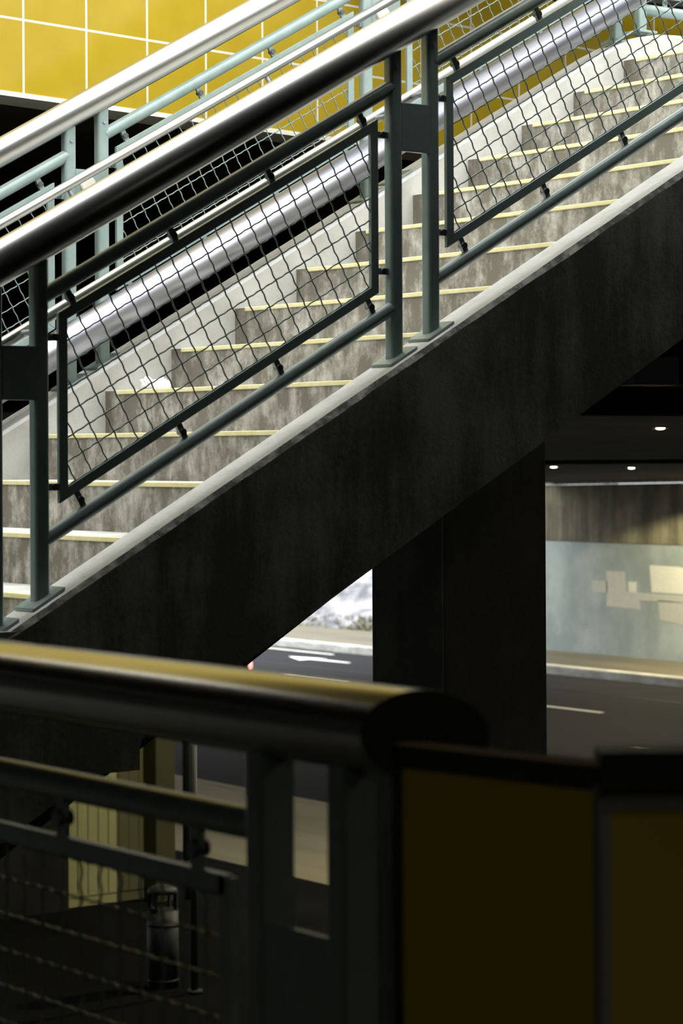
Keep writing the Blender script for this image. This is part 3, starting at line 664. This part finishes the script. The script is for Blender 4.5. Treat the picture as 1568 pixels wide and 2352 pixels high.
for pa, pb in zip(fposts, fposts[1:]):
    s0, s1 = pa[1], pb[0]
    m = MB(); m.tube([F(s0 + .01, -.163), F(s1 - .01, -.163)], .0245, 24, caps=False); m.build('mid_rail', M['green'], R)
    m = MB(); m.tube([F(s0 + .01, -.864), F(s1 - .01, -.864)], .0235, 24, caps=False); m.build('lower_rail', M['green'], R)
    a, b = s0 + .107, s1 - .065
    m = MB()
    for p, q, w in ((F(a, -.262), F(b, -.262), (0, 0, 1)), (F(a, -.770), F(b, -.770), (0, 0, 1))): m.bar(p, q, .030, .016, w)
    for s in (a, b): m.bar(F(s, -.25), F(s, -.78), .030, .016, (0, 1, 0))
    fr = m.build('mesh_panel', M['green'], R)
    m = MB(); o = F(a, -.770); L = b - a
    crimp_wires(m, [(0, 0), (L, 0), (L, .508), (0, .508)], o, Vector((0, 1, 0)), Vector((0, 0, 1)), Vector((1, 0, 0)), 0.0612, r=.0024)
    m.build('wire_mesh', M['wire'], fr)
    n = 4
    for i in range(n):
        s = s0 + .189 + (s1 - s0 - .338) * i / (n - 1)
        for z0, z1 in ((-.255, -.18), (-.775, -.85)):
            m = MB(); m.bar(F(s, z0), F(s, z1), .022, .012, (0, 1, 0)); mid = (F(s, z0) + F(s, z1)) / 2; m.tube([mid - Vector((.014, 0, 0)), mid + Vector((.014, 0, 0))], .014, 10, mi=1)
            m.build('clip', [M['green'], M['bolt']], fr)

# tiled parapet that takes over from the railing on the right
P1, P2, P3 = Vector((-1.80, -4.10, 0)), Vector((-1.752, -4.432, 0)), Vector((-1.19, -4.848, 0))
zt = EYE - 0.372
m = MB(); base = PF - .1
def wall_seg(a, b, thick, z0, z1, tile0):
    d = (b - a).normalized(); n = Vector((-d.y, d.x, 0)); n = n if n.x > 0 or n.y > 0 else -n; n = n * thick
    L = (b - a).length
    m.face([a + Vector((0, 0, z0)), b + Vector((0, 0, z0)), b + Vector((0, 0, z1)), a + Vector((0, 0, z1))], 0, [(tile0, (z0 - z1) / .9), (tile0 + L / .9, (z0 - z1) / .9), (tile0 + L / .9, -.0), (tile0, -.0)])
    m.face([a + n + Vector((0, 0, z0)), b + n + Vector((0, 0, z0)), b + n + Vector((0, 0, z1)), a + n + Vector((0, 0, z1))], 1)
    m.face([a + Vector((0, 0, z1)), b + Vector((0, 0, z1)), b + n + Vector((0, 0, z1)), a + n + Vector((0, 0, z1))], 1)
    m.face([a + Vector((0, 0, z0)), a + n + Vector((0, 0, z0)), a + n + Vector((0, 0, z1)), a + Vector((0, 0, z1))], 1)
    m.face([b + Vector((0, 0, z0)), b + n + Vector((0, 0, z0)), b + n + Vector((0, 0, z1)), b + Vector((0, 0, z1))], 1)
wall_seg(P1, P2, 0.05, base, zt, 0.03); wall_seg(P2, P3, 0.05, base, zt, 0.0)
par = tag(m.build('parapet_wall', [M['tile_dark'], M['room']]), 'dark ochre tiled parapet at lower right, where the front railing ends', 'parapet', None, 'structure')
def strip(name, a, b, z0, z1, d0, d1, mat):
    d = (b - a).normalized(); n = Vector((-d.y, d.x, 0)); n = n if n.x > 0 or n.y > 0 else -n
    m = MB(); c = []
    for z in (z0, z1): c += [a + n * d0 + Vector((0, 0, z)), b + n * d0 + Vector((0, 0, z)), b + n * d1 + Vector((0, 0, z)), a + n * d1 + Vector((0, 0, z))]
    m.hexa(c); return m.build(name, mat, par)
strip('edge_trim', P1, P2, zt - .028, zt + .001, -.004, .02, M['olive'])
strip('edge_trim', P2, P3, zt - .052, zt - .036, -.004, .02, M['galv'])
strip('coping', P2, P3, zt - .030, zt + .018, -.012, .06, M['dark_metal'])
strip('corner_bead', P1, P1 + (P2 - P1).normalized() * .014, base, zt, -.004, .03, M['olive'])
strip('corner_bead', P2 - (P2 - P1).normalized() * .006, P2 + (P2 - P1).normalized() * .004, base, zt - .02, -.005, .03, M['galv'])

# ------------------------------------------------------------------ crumpled tissue on a step
m = MB(); bmesh.ops.create_icosphere(m.bm, subdivisions=4, radius=1.0)
lobes = [(Vector((-.035, 0, .018)), .030), (Vector((.030, .01, .016)), .032), (Vector((0, -.012, .010)), .026), (Vector((.058, 0, .010)), .018), (Vector((-.055, .012, .008)), .016)]
from mathutils import noise
for v in m.bm.verts:
    d = v.co.normalized(); best = 0.012
    for c, r in lobes:                                   # farthest hit of the ray from the middle with each lobe
        b = d.dot(c); disc = b * b - c.dot(c) + r * r
        if disc > 0: best = max(best, b + math.sqrt(disc))
    best *= 1 + 0.30 * noise.noise(d * 5.0) + 0.12 * noise.noise(d * 14)
    v.co = d * best; v.co.z = max(v.co.z, -0.010)
m.bm.transform(Matrix.Rotation(-0.62, 4, 'Z') @ Matrix.Scale(0.78, 4))
for f in m.bm.faces: f.smooth = False
tag(m.build('crumpled_tissue', M['paper'], None, (1.235, 1.275, BASE + 4 * RISE + .0085)), 'crumpled white tissue lying on a step beside the far stringer', 'tissue')
